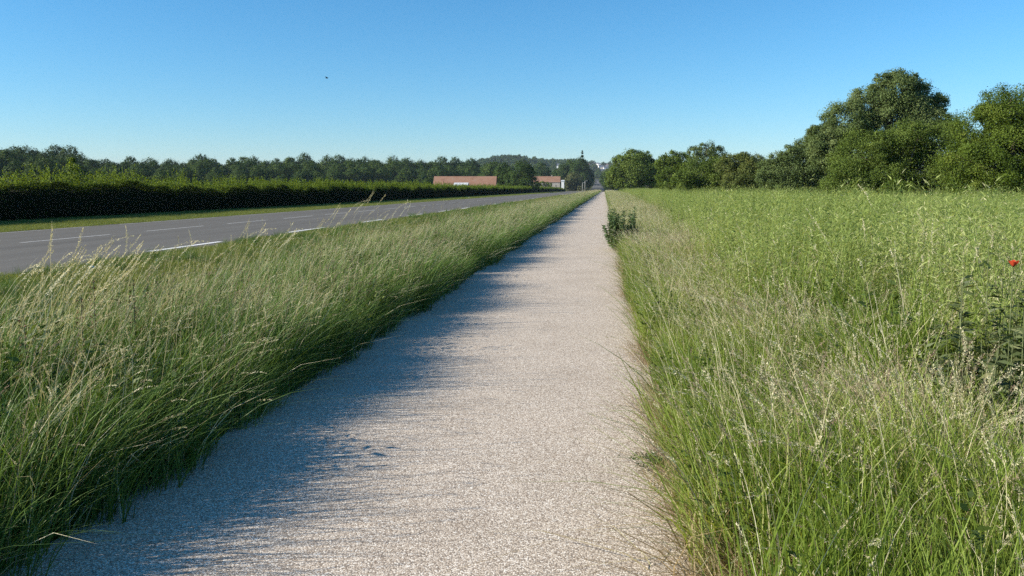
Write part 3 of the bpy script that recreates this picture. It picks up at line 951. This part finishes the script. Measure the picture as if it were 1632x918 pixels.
# ------------------------------------------------------------------ hedge
hx0, hx1 = -31.4, -28.9
root = empty('hedge', (-30.2, 26, 0), 'long dense dark hedge with fresh green shoots on top beyond the road', 'hedge')
hv, ht = [], []
def hedge_top(y): return 1.68 + .22 * np.clip((58 - y) / 25, 0, 1) + .12 * np.sin(y * .31) + .12 * np.sin(y * .83 + 1) + .10 * np.sin(y * 1.9 + 2)
for y0, y1, dn, lf_ in [(22, 70, 430, .075), (70, 140, 190, .11), (140, 280, 80, .17), (280, 590, 26, .30)]:
    Ln = y1 - y0
    nF = int(Ln * 2.2 * dn); nT = int(Ln * 2.6 * dn * 1.2)
    yF = rng.uniform(y0, y1, nF); tF = hedge_top(yF)
    zF = rng.random(nF) * tF
    bul = .22 * vnoise(yF, zF * 2.2, 1.4, 2) + .10 * vnoise(yF, zF * 3, 3.1, 6)
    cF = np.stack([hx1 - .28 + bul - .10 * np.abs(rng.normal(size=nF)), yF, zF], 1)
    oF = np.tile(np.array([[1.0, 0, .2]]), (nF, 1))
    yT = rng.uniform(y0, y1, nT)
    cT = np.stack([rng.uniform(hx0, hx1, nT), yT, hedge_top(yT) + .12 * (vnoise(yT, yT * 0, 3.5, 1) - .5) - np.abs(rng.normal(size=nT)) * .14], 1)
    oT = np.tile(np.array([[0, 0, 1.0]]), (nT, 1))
    # shoots: leafy sprigs standing out of the top, their colour lifted as if sunlit
    nS = int(Ln * (34 if y0 < 100 else 22 if y0 < 200 else 12))
    sy = rng.uniform(y0, y1, nS); sx = rng.uniform(hx0 + .2, hx1 - .05, nS)
    sh = (.46 + .62 * rng.random(nS) ** 1.4) * (.60 + .8 * vnoise(sy, sy * 0, .7, 9))
    per = 24 if y0 < 100 else 10
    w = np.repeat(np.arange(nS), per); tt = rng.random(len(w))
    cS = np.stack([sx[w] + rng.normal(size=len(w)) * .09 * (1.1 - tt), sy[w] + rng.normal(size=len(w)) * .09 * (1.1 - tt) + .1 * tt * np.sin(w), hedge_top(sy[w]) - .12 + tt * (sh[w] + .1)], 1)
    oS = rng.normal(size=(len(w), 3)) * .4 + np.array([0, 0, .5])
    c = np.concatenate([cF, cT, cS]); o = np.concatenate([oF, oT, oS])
    tn = np.concatenate([np.clip(.35 + .15 * rng.normal(size=nF), 0, .8), np.clip(.55 + .22 * rng.normal(size=nT), 0, 1), np.clip(.82 + .14 * rng.normal(size=len(w)), 0, 1)])  # face tinted dark like shade, top and young shoots paler like sunlight
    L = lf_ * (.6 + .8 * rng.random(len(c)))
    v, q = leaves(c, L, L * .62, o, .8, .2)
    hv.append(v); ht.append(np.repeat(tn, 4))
# a sapling that has grown out of it
sb = at(30, 300, 41.5)
m_ = 700
tt = rng.random(m_)
cs = np.stack([-29.8 + rng.normal(size=m_) * .33 * (1.15 - tt), sb.y + rng.normal(size=m_) * .42 * (1.15 - tt), 2.0 + tt * 1.35], 1)
v, q = leaves(cs, .10, .065, None); hv.append(v); ht.append(np.repeat(np.clip(.75 + .2 * rng.normal(size=m_), 0, 1), 4))
hv = np.concatenate(hv); hv[:, 2] += height(hv[:, 0], hv[:, 1]); hv -= np.array([-30.2, 26, 0])
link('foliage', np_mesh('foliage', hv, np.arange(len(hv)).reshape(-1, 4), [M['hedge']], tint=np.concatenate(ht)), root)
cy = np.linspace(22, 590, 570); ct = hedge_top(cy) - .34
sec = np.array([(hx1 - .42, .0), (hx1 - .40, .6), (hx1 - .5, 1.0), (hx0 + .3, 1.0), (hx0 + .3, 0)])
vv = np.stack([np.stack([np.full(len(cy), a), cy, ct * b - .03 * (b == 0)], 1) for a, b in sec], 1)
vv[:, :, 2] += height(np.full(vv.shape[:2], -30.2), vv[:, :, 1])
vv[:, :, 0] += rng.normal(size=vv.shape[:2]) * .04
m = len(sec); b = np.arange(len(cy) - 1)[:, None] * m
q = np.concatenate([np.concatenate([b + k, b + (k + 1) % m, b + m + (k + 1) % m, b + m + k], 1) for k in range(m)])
link('light_block_core', np_mesh('light_block_core', vv.reshape(-1, 3) - np.array([-30.2, 26, 0]), q, [M['core']]), root)  # solid dark core in place of inner branches, added to block light

# ------------------------------------------------------------------ leafy plants beside the path
def shoots_plant(name, base, n, rad, h, mat, seed, label, cat, L=.07, W=.022, per=60, spread=.25, lift=.9, group=None, stem_mat=None):
    root = empty(name, base, label, cat, group)
    p = Plant(seed); r = p.r
    mb = MB()
    for k in range(n):
        a = r.random() * 6.28; d = rad * math.sqrt(r.random())
        b = np.array([math.cos(a) * d * .6, math.sin(a) * d * .6, 0.0])
        hh = h * r.uniform(.55, 1.0) * (1 - .35 * d / rad)
        top = np.array([math.cos(a) * (d + spread * r.random()), math.sin(a) * (d + spread * r.random()), hh])
        mid = (b + top) / 2 + np.array([math.cos(a), math.sin(a), 0]) * .04
        mb.tube([b - np.array([0, 0, .03]), mid, top], [.006, .005, .002], 5)
        t = .12 + .88 * r.random(per)
        c = (1 - t)[:, None] ** 2 * b + 2 * (t * (1 - t))[:, None] * mid + t[:, None] ** 2 * top
        an = r.random(per) * 6.28
        dv = np.stack([np.cos(an), np.sin(an), lift * r.uniform(-.5, 1.2, per)], 1)
        ll = L * (1.15 - .55 * t) * r.uniform(.7, 1.2, per)
        p.leaflets(c, dv, ll, ll * W / L, 0, (.45, .2), .5)
    mb.build('stems', stem_mat or M['stem'], root, smooth=True)
    link('leaves', p.mesh('leaves', [mat]), root)
    return root

b = at(988, 390, 20.6)
shoots_plant('leafy_shrub', (b.x + .08, 20.6, 0), 44, .38, 1.50, M['grey_leaf'], 301, 'dark grey green shrub of upright leafy shoots at the right path edge', 'shrub', L=.12, W=.05, per=90, spread=.2)
shoots_plant('leafy_shrub', (3.0, 27.5, 0), 40, .75, 1.42, M['grey_leaf'], 302, 'dark shrub half hidden in the meadow grass right of the path shrub', 'shrub', L=.13, W=.05, per=80, spread=.25)

NB = [(1575, 5.2, 1.34, 9, 'dark leafy plant just left below the red poppy'), (1618, 5.5, 1.46, 9, 'dark leafy plant directly behind the red poppy'),
      (1552, 4.7, 1.05, 8, 'shortest dark leafy plant left of the red poppy'), (1640, 4.7, 1.20, 8, 'dark leafy plant at the right picture edge below the poppy')]
for k, (u, Y, h, n, lab) in enumerate(NB):
    b = at(u, 420, Y)
    shoots_plant('nettle_plant', (b.x, Y, 0), n, .2, h, M['nettle'], 310 + k, lab, 'plant', L=.13, W=.030, per=44, spread=.16, lift=.7, group='dark leafy plants by the poppy')

# poppy
pc = at(1615, 423, 4.75)
root = empty('poppy', (pc.x, pc.y, 0), 'single red poppy flower above dark leaves at the right edge', 'flower')
mb = MB(); mb.tube([(0, 0, -.02), (.02, .01, .5), (.0, 0, pc.z - .012)], [.003, .0025, .002], 6)
mb.build('stem', M['stem'], root, smooth=True)
pv_, pq, pt = [], [], []
for k in range(4):
    a0 = k * math.pi / 2 + .3
    g = []
    for i in range(5):
        for j in range(5):
            rr = .027 * i / 4 * (1 if k % 2 else .92); an = a0 + (j / 4 - .5) * 1.9
            g.append((math.cos(an) * rr, math.sin(an) * rr, pc.z - .008 + .034 * (i / 4) ** 1.4 + .006 * math.sin(j * 2.1 + k) * i / 4))
    n0 = len(pv_); pv_ += g; pt += [.3 + .15 * k] * 25
    pq += [(n0 + i * 5 + j, n0 + i * 5 + j + 1, n0 + (i + 1) * 5 + j + 1, n0 + (i + 1) * 5 + j) for i in range(4) for j in range(4)]
link('petals', np_mesh('petals', pv_, np.array(pq), [M['petal']], tint=pt, smooth=True), root)
mb = MB(); mb.tube([(0, 0, pc.z - .01), (0, 0, pc.z + .006), (0, 0, pc.z + .01)], [.004, .007, .006], 8); mb.build('seed_capsule', M['core'], root, smooth=True)

# sprawling weed on the path
root = empty('path_weed', (0.36, 4.45, .012), 'small creeping green weed spreading onto the path from the right', 'weed')
p = Plant(330); r = p.r; mb = MB()
for k in range(16):
    a = r.uniform(1.9, 4.3); ln = r.uniform(.10, .30)
    e = np.array([math.cos(a) * ln, math.sin(a) * ln * .6, .05 * r.random()])
    mb.tube([(0, 0, .0), tuple(e * .5 + np.array([0, 0, .02])), tuple(e)], [.002, .0016, .001], 4)
    t = r.random(26)
    c = e * t[:, None] + np.array([0, 0, .012]) + r.normal(size=(26, 3)) * .008
    c[:, 2] = np.abs(c[:, 2])
    an = r.random(26) * 6.28
    p.leaflets(c, np.stack([np.cos(an), np.sin(an), r.uniform(0, .8, 26)], 1), r.uniform(.014, .026, 26), .009, 0, (.6, .25), .7)
mb.build('stems', M['stem'], root); link('leaves', p.mesh('leaves', [M['grey_leaf']]), root)

# dock spikes in the left verge
def dock(base, h, label, seed):
    root = empty('dock_plant', base, label, 'plant', 'dock spikes in the left verge')
    r = np.random.default_rng(seed)
    mb = MB(); mb.tube([(0, 0, -.03), (.01, .01, h * .5), (.03, .0, h)], [.006, .005, .002], 6); mb.build('stem', M['stem'], root, smooth=True)
    p = Plant(seed)
    zz = np.concatenate([np.full(16, h * (.45 + .042 * k)) + r.normal(size=16) * .006 for k in range(13)])
    an = r.random(len(zz)) * 6.28; rr = .016 * (1.2 - (zz / h)) + .006
    c = np.stack([np.cos(an) * rr + .02 * (zz / h) ** 2, np.sin(an) * rr, zz], 1)
    p.leaflets(c, np.stack([np.cos(an), np.sin(an), np.full(len(zz), .3)], 1), .014, .010, 0, (.4, .2), .3)
    link('seed_whorls', p.mesh('seed_whorls', [M['dock']]), root)
for u, vtop, Y, lab in [(30, 500, 4.2, 'brown dock spike nearest the left picture edge in the verge'), (122, 470, 4.8, 'brown dock spike between the edge one and the paired spikes'),
                        (142, 440, 5.2, 'tallest brown dock spike of the left verge'), (206, 445, 5.3, 'rightmost brown dock spike in the left verge')]:
    t = at(u, vtop, Y); dock((t.x, t.y, 0), t.z, lab, int(u))

# white stones at the road edge
for k, (u, v_, s, lab) in enumerate([(147, 432, .055, 'larger white stone on the near verge edge of the road'), (160, 431, .035, 'smaller white stone right beside the larger one'),
                                     (748, 315, .11, 'white stone on the far edge of the road')]):
    Y = {0: 14.4, 1: 14.6}.get(k, None)
    if Y is None:
        for Y in np.arange(60, 220, .5):
            if at(u, v_, Y).z < .05: break
    g = at(u, v_, Y)
    mb = MB(); rr = random.Random(k)
    mb.tube([(-s, 0, 0), (-s * .7, 0, s * .4), (0, 0, s * .5), (s * .8, 0, s * .35), (s, 0, s * .1)], [s * .25, s * .6, s * .7, s * .55, s * .2], 8)
    tag(mb.build('white_stone', M['pebble'], None, True, (g.x, Y, .03)), lab, 'stone')

# ------------------------------------------------------------------ farm buildings
def building(name, u0, u1, v_ridge, v_eave, Y, depth, wall_m, roof_m, label, cat, rz=0.0, windows=(), door=None, chimney=False):
    a, b2 = at(u0, v_eave, Y), at(u1, v_eave, Y)
    Lx = b2.x - a.x
    cx = (a.x + b2.x) / 2
    gz_ = Hz(cx, Y + depth / 2)
    ze = a.z - gz_; zr = at(u0, v_ridge, Y + depth / 2).z - gz_
    root = empty(name, (cx, Y, gz_), label, cat, rz=rz)
    x0, x1 = -Lx / 2 + .3, Lx / 2 - .3
    mb = MB()
    mb.poly([(x0, .3, -.3), (x1, .3, -.3), (x1, .3, ze), (x0, .3, ze)])
    mb.poly([(x1, depth - .3, -.3), (x0, depth - .3, -.3), (x0, depth - .3, ze), (x1, depth - .3, ze)])
    for x, s in ((x0, 1), (x1, -1)):
        pts = [(x, .3, -.3), (x, depth - .3, -.3), (x, depth - .3, ze), (x, depth / 2, zr - .15), (x, .3, ze)]
        mb.poly(pts if s < 0 else pts[::-1])
    mb.build('wall', wall_m, root)
    th = .14
    mb = MB()
    for s in (0, 1):
        y0 = 0 if s == 0 else depth
        A = [(-Lx / 2, y0, ze - .15), (Lx / 2, y0, ze - .15), (Lx / 2, depth / 2, zr), (-Lx / 2, depth / 2, zr)]
        B = [(x, y, z - th) for x, y, z in A]
        mb.poly(A); mb.poly(B[::-1])
        for i in range(4):
            j = (i + 1) % 4
            mb.poly([A[i], B[i], B[j], A[j]])
    roof = mb.build('roof', roof_m, root)
    if chimney:
        mb = MB(); mb.box(Lx * .2, depth / 2 - .4, zr - .5, Lx * .2 + .9, depth / 2 + .4, zr + .9); mb.build('chimney', M['stone'], roof)
    for (fx, z0, w, h) in windows:
        mb = MB(); cxw = x0 + (x1 - x0) * fx
        mb.box(cxw - w / 2, .22, z0, cxw + w / 2, .36, z0 + h)
        win = mb.build('window', M['white'], root)
        mb = MB(); mb.box(cxw - w / 2 + .1, .19, z0 + .1, cxw + w / 2 - .1, .215, z0 + h - .1); mb.build('pane', M['glass'], win)
    if door:
        mb = MB(); cxw = x0 + (x1 - x0) * door[0]
        mb.box(cxw - door[1] / 2, .2, 0, cxw + door[1] / 2, .36, door[2]); mb.build('door', M['bark'], root)
    return root

building('barn', 690, 790, 281, 296.3, 300, 9.5, M['stone'], M['tiles'], 'long low stone barn with a weathered red tiled roof behind the hedge', 'barn', rz=R(4), door=(.35, 3.2, 2.4), windows=((.62, .9, .8, .9), (.8, .9, .8, .9)))
building('farmhouse', 844, 893, 281, 290, 600, 12, M['render'], M['tiles'], 'smaller red roofed farmhouse with a pale wall right of the barn', 'house', rz=R(3),
         windows=((.15, 1.4, 1.0, 1.5), (.38, 1.4, 1.0, 1.5), (.7, 1.4, 1.0, 1.5), (.88, 1.4, 1.1, 1.6), (.15, 4.2, 1.0, 1.4), (.38, 4.2, 1.0, 1.4), (.62, 4.2, 1.0, 1.4), (.86, 4.2, 1.0, 1.4)), door=(.55, 1.1, 2.1), chimney=True)
building('white_shed', 894, 899.5, 287, 288.4, 592, 5, M['white'], M['tin'], 'small white shed against the right end of the farmhouse', 'shed', door=(.5, .9, 2.0))
building('tin_shed', 722, 745, 291, 295, 288, 5, M['tin'], M['tin'], 'low shed with a pale grey roof in front of the long barn', 'shed', door=(.5, 1.6, 2.0))
building('white_house', 887, 892.5, 260.5, 263.8, 1500, 10, M['white'], M['slate'], 'lone white house among the far trees above the farmhouse', 'house', windows=((.5, 1.2, 1, 1.4),))

# the town on the far hill
PROTO = []
for k, (wm, rm) in enumerate([(M['white'], M['slate']), (M['render'], M['slate']), (M['stone'], M['tiles']), (M['white'], M['slate'])]):
    mw, mr = MB(), MB()
    L_, D_, E_, Rg = 9 + k, 8, 5 + (k % 2), 8.5 + (k % 2)
    mw.box(-L_ / 2, 0, -3, L_ / 2, D_, E_)
    mw.poly([(L_ / 2 - .001, 0, E_), (L_ / 2 - .001, D_, E_), (L_ / 2 - .001, D_ / 2, Rg - .3)]); mw.poly([(-L_ / 2 + .001, 0, E_), (-L_ / 2 + .001, D_ / 2, Rg - .3), (-L_ / 2 + .001, D_, E_)])
    for s in (0, D_):
        mr.poly([(-L_ / 2 - .4, s + (-.4 if s == 0 else .4), E_ - .3), (L_ / 2 + .4, s + (-.4 if s == 0 else .4), E_ - .3), (L_ / 2 + .4, D_ / 2, Rg), (-L_ / 2 - .4, D_ / 2, Rg)])
    a, b = mw.build('wall', wm), mr.build('roof', rm)
    PROTO.append((a.data, b.data)); bpy.data.objects.remove(a); bpy.data.objects.remove(b)
TOWN = []
for k in range(46):
    Y = random.uniform(1900, 2750)
    u = random.uniform(936, 990) if k < 38 else random.uniform(872, 930)
    p = at(u, 270, Y)
    k2 = random.randrange(4)
    root = empty('town_house', (p.x, Y, Hz(p.x, Y)), 'tiny distant house of the town on the far hillside', 'house', 'houses of the town on the far hill', rz=random.uniform(-.5, .5))
    link('wall', PROTO[k2][0], root); link('roof', PROTO[k2][1], root)

# far woods as one mass
def far_src(seed):
    v, q, t = crown(dome_lobes(13, 13, seed, 6), 2.2, 420, seed, clump=.4)
    return np_mesh('far_crown', v, q, [M['wood']], tint=t)
fp = []
for k in range(9000):
    Y = random.uniform(900, 3300); u = random.uniform(500, 1250)
    x = at(u, 290, Y).x
    if 935 < u < 990 and 1700 < Y < 2800 and random.random() < .86: continue
    if abs(x - (-16.5 + float(road_shift(min(Y, 1500))))) < 16 and Y < 1600: continue
    if abs(u - 890) < 4 and Y < 1500: continue
    if 640 < Y < 1300 and random.random() < .3: continue
    fp.append((x, Y))
fp = np.array(fp); fz = height(fp[:, 0], fp[:, 1])
s = rng.uniform(.75, 1.25, len(fp))
scatter('distant_woods', np.column_stack([fp, fz]), np.stack([0 * s, 0 * s, rng.uniform(0, 6.28, len(s))], 1), np.stack([s, s, s * rng.uniform(.8, 1.1, len(s))], 1),
        rng.integers(0, 3, len(fp)), [far_src(s_) for s_ in (501, 502, 503)], 'continuous dark woods covering the far hills')

# posts and cars by the far road
for u, vt, Y, lab in [(932.4, 288.5, 520, 'pale concrete post beside the far road, the taller of two'), (928.2, 291.5, 470, 'shorter pale post between the willow and the far road')]:
    p = at(u, vt, Y); hgt = p.z - Hz(p.x, Y)
    root = empty('street_lamp', (p.x, Y, Hz(p.x, Y)), lab, 'street lamp')
    mb = MB(); mb.tube([(0, 0, -.2), (0, 0, hgt * .6), (0, 0, hgt)], [.16, .13, .09], 8); mb.build('pole', M['concrete'], root, smooth=True)
    mb = MB(); mb.tube([(0, 0, hgt - .05), (.5, 0, hgt + .15), (1.1, 0, hgt + .2)], [.06, .05, .05], 6); mb.build('arm', M['concrete'], root, smooth=True)
    mb = MB(); mb.box(.9, -.14, hgt + .12, 1.6, .14, hgt + .26); mb.build('lamp_head', M['tin'], root)


def car(x, y, paint, label):
    root = empty('car', (x, y, Hz(x, y) + .26), label, 'car', 'cars on the far road')
    mb = MB()
    prof = [(-2.1, .35), (-2.15, .75), (-2.0, .95), (-1.5, 1.0), (1.0, 1.0), (2.05, .85), (2.15, .55), (2.1, .35)]
    for s in (-.85, .85):
        pts = [(s, y_, z_) for y_, z_ in prof]
        mb.poly(pts if s > 0 else pts[::-1])
    for i in range(len(prof)):
        (ya, za), (yb, zb) = prof[i], prof[(i + 1) % len(prof)]
        mb.poly([(-.85, ya, za), (.85, ya, za), (.85, yb, zb), (-.85, yb, zb)])
    mb.build('body', paint, root)
    mb = MB(); mb.v += [(-.8, -1.9, .99), (.8, -1.9, .99), (.8, 1.0, .99), (-.8, 1.0, .99), (-.62, -1.35, 1.5), (.62, -1.35, 1.5), (.62, .3, 1.5), (-.62, .3, 1.5)]
    for q_ in ((0, 1, 5, 4), (1, 2, 6, 5), (2, 3, 7, 6), (3, 0, 4, 7)): mb.f.append(q_); mb.m.append(0)
    mb.f.append((4, 5, 6, 7)); mb.m.append(1)
    mb.build('cabin', [M['glass'], paint], root)
    for sx in (-.78, .78):
        for sy in (-1.35, 1.35):
            mb = MB(); mb.tube([(sx - .1, sy, .32), (sx + .1, sy, .32)], [.32, .32], 12); mb.build('wheel', M['tyre'], root, smooth=True)
    return root
M['car_dark'] = solid('dark_car_paint', (0.02, 0.022, 0.03), 0.25, 0.05, 1, spec=.5)
M['car_pale'] = solid('silver_car_paint', (0.45, 0.46, 0.48), 0.3, 0.05, 1, spec=.5)
for u, Y, pm, lab in [(953.5, 900, M['car_dark'], 'tiny dark car nearest on the climbing far road'), (950, 1150, M['car_dark'], 'tiny dark car higher up the far road, left lane'),
                      (953, 1250, M['car_pale'], 'tiny silver car farthest up the far road')]:
    p = at(u, 290, Y); car(p.x, Y, pm, lab)

# the air over the valley
mb = MB(); mb.box(-3600, -90, -5, 3600, 7100, 118)
hm, hnt, hout = new_mat('valley_air')
pvn = hnt.nodes.new('ShaderNodeVolumePrincipled')
pvn.inputs['Color'].default_value = (0.70, 0.85, 1.0, 1)
pvn.inputs['Density'].default_value = 0.00006
hnt.links.new(pvn.outputs[0], hout.inputs['Volume'])
tag(mb.build('haze', hm), None, None, None, 'stuff')

# the bird
bp = at(521, 124.5, 70)
root = empty('bird', bp, 'small dark bird flying alone in the blue sky', 'bird')
mb = MB()
mb.tube([(-.15, 0, .0), (-.09, 0, .0), (0, 0, 0), (.08, 0, .01), (.12, 0, .02), (.15, 0, .015)], [.004, .022, .038, .028, .02, .004], 8)
mb.poly([(-.13, -.012, 0), (-.13, .012, 0), (-.23, .03, 0), (-.23, -.03, 0)])
mb.build('body', M['feather'], root, smooth=True)
for s in (-1, 1):
    mb = MB()
    top = [(.05, s * .02, .02), (.04, s * .15, .09), (-.04, s * .30, .10), (-.08, s * .28, .092), (-.07, s * .14, .075), (-.07, s * .02, .01)]
    mb.poly(top if s > 0 else top[::-1])
    low = [(x, y, z - .008) for x, y, z in top]
    mb.poly(low[::-1] if s > 0 else low)
    for i in range(6):
        j = (i + 1) % 6; mb.poly([top[i], low[i], low[j], top[j]])
    mb.build('wing', M['feather'], root)

# ------------------------------------------------------------------ light
EL, AZ = R(25.5), R(19)       # the sun stands to the left and a little behind the camera
sd = Vector((-math.cos(AZ) * math.cos(EL), -math.sin(AZ) * math.cos(EL), math.sin(EL)))
sl = bpy.data.lights.new('sun', 'SUN')
sl.energy = 5.0
sl.angle = R(0.53)
sl.color = (1.0, 0.91, 0.78)
so = bpy.data.objects.new('sun', sl)
col.objects.link(so)
so.rotation_euler = sd.to_track_quat('Z', 'Y').to_euler()
w = bpy.data.worlds.new('World'); scene.world = w; w.use_nodes = True
nt = w.node_tree; bg = nt.nodes['Background']
sky = nt.nodes.new('ShaderNodeTexSky'); sky.sky_type = 'NISHITA'
sky.sun_disc = False
sky.sun_elevation = EL
sky.sun_rotation = math.atan2(sd.x, sd.y)
sky.altitude = 100; sky.air_density = 1.15; sky.dust_density = 0.0; sky.ozone_density = 8.5
hs = nt.nodes.new('ShaderNodeHueSaturation'); hs.inputs['Saturation'].default_value = 1.10; hs.inputs['Hue'].default_value = 0.491
nt.links.new(sky.outputs[0], hs.inputs['Color']); nt.links.new(hs.outputs[0], bg.inputs[0])
bg.inputs[1].default_value = 0.090

vs = scene.view_settings
scene.display_settings.display_device = 'sRGB'
vs.view_transform = 'Standard'; vs.look = 'None'; vs.exposure = 0.88; vs.gamma = 1; vs.use_curve_mapping = False
cy_ = scene.cycles
cy_.max_bounces = 8; cy_.diffuse_bounces = 3; cy_.glossy_bounces = 2; cy_.transmission_bounces = 4; cy_.transparent_max_bounces = 4
cy_.use_denoising = False
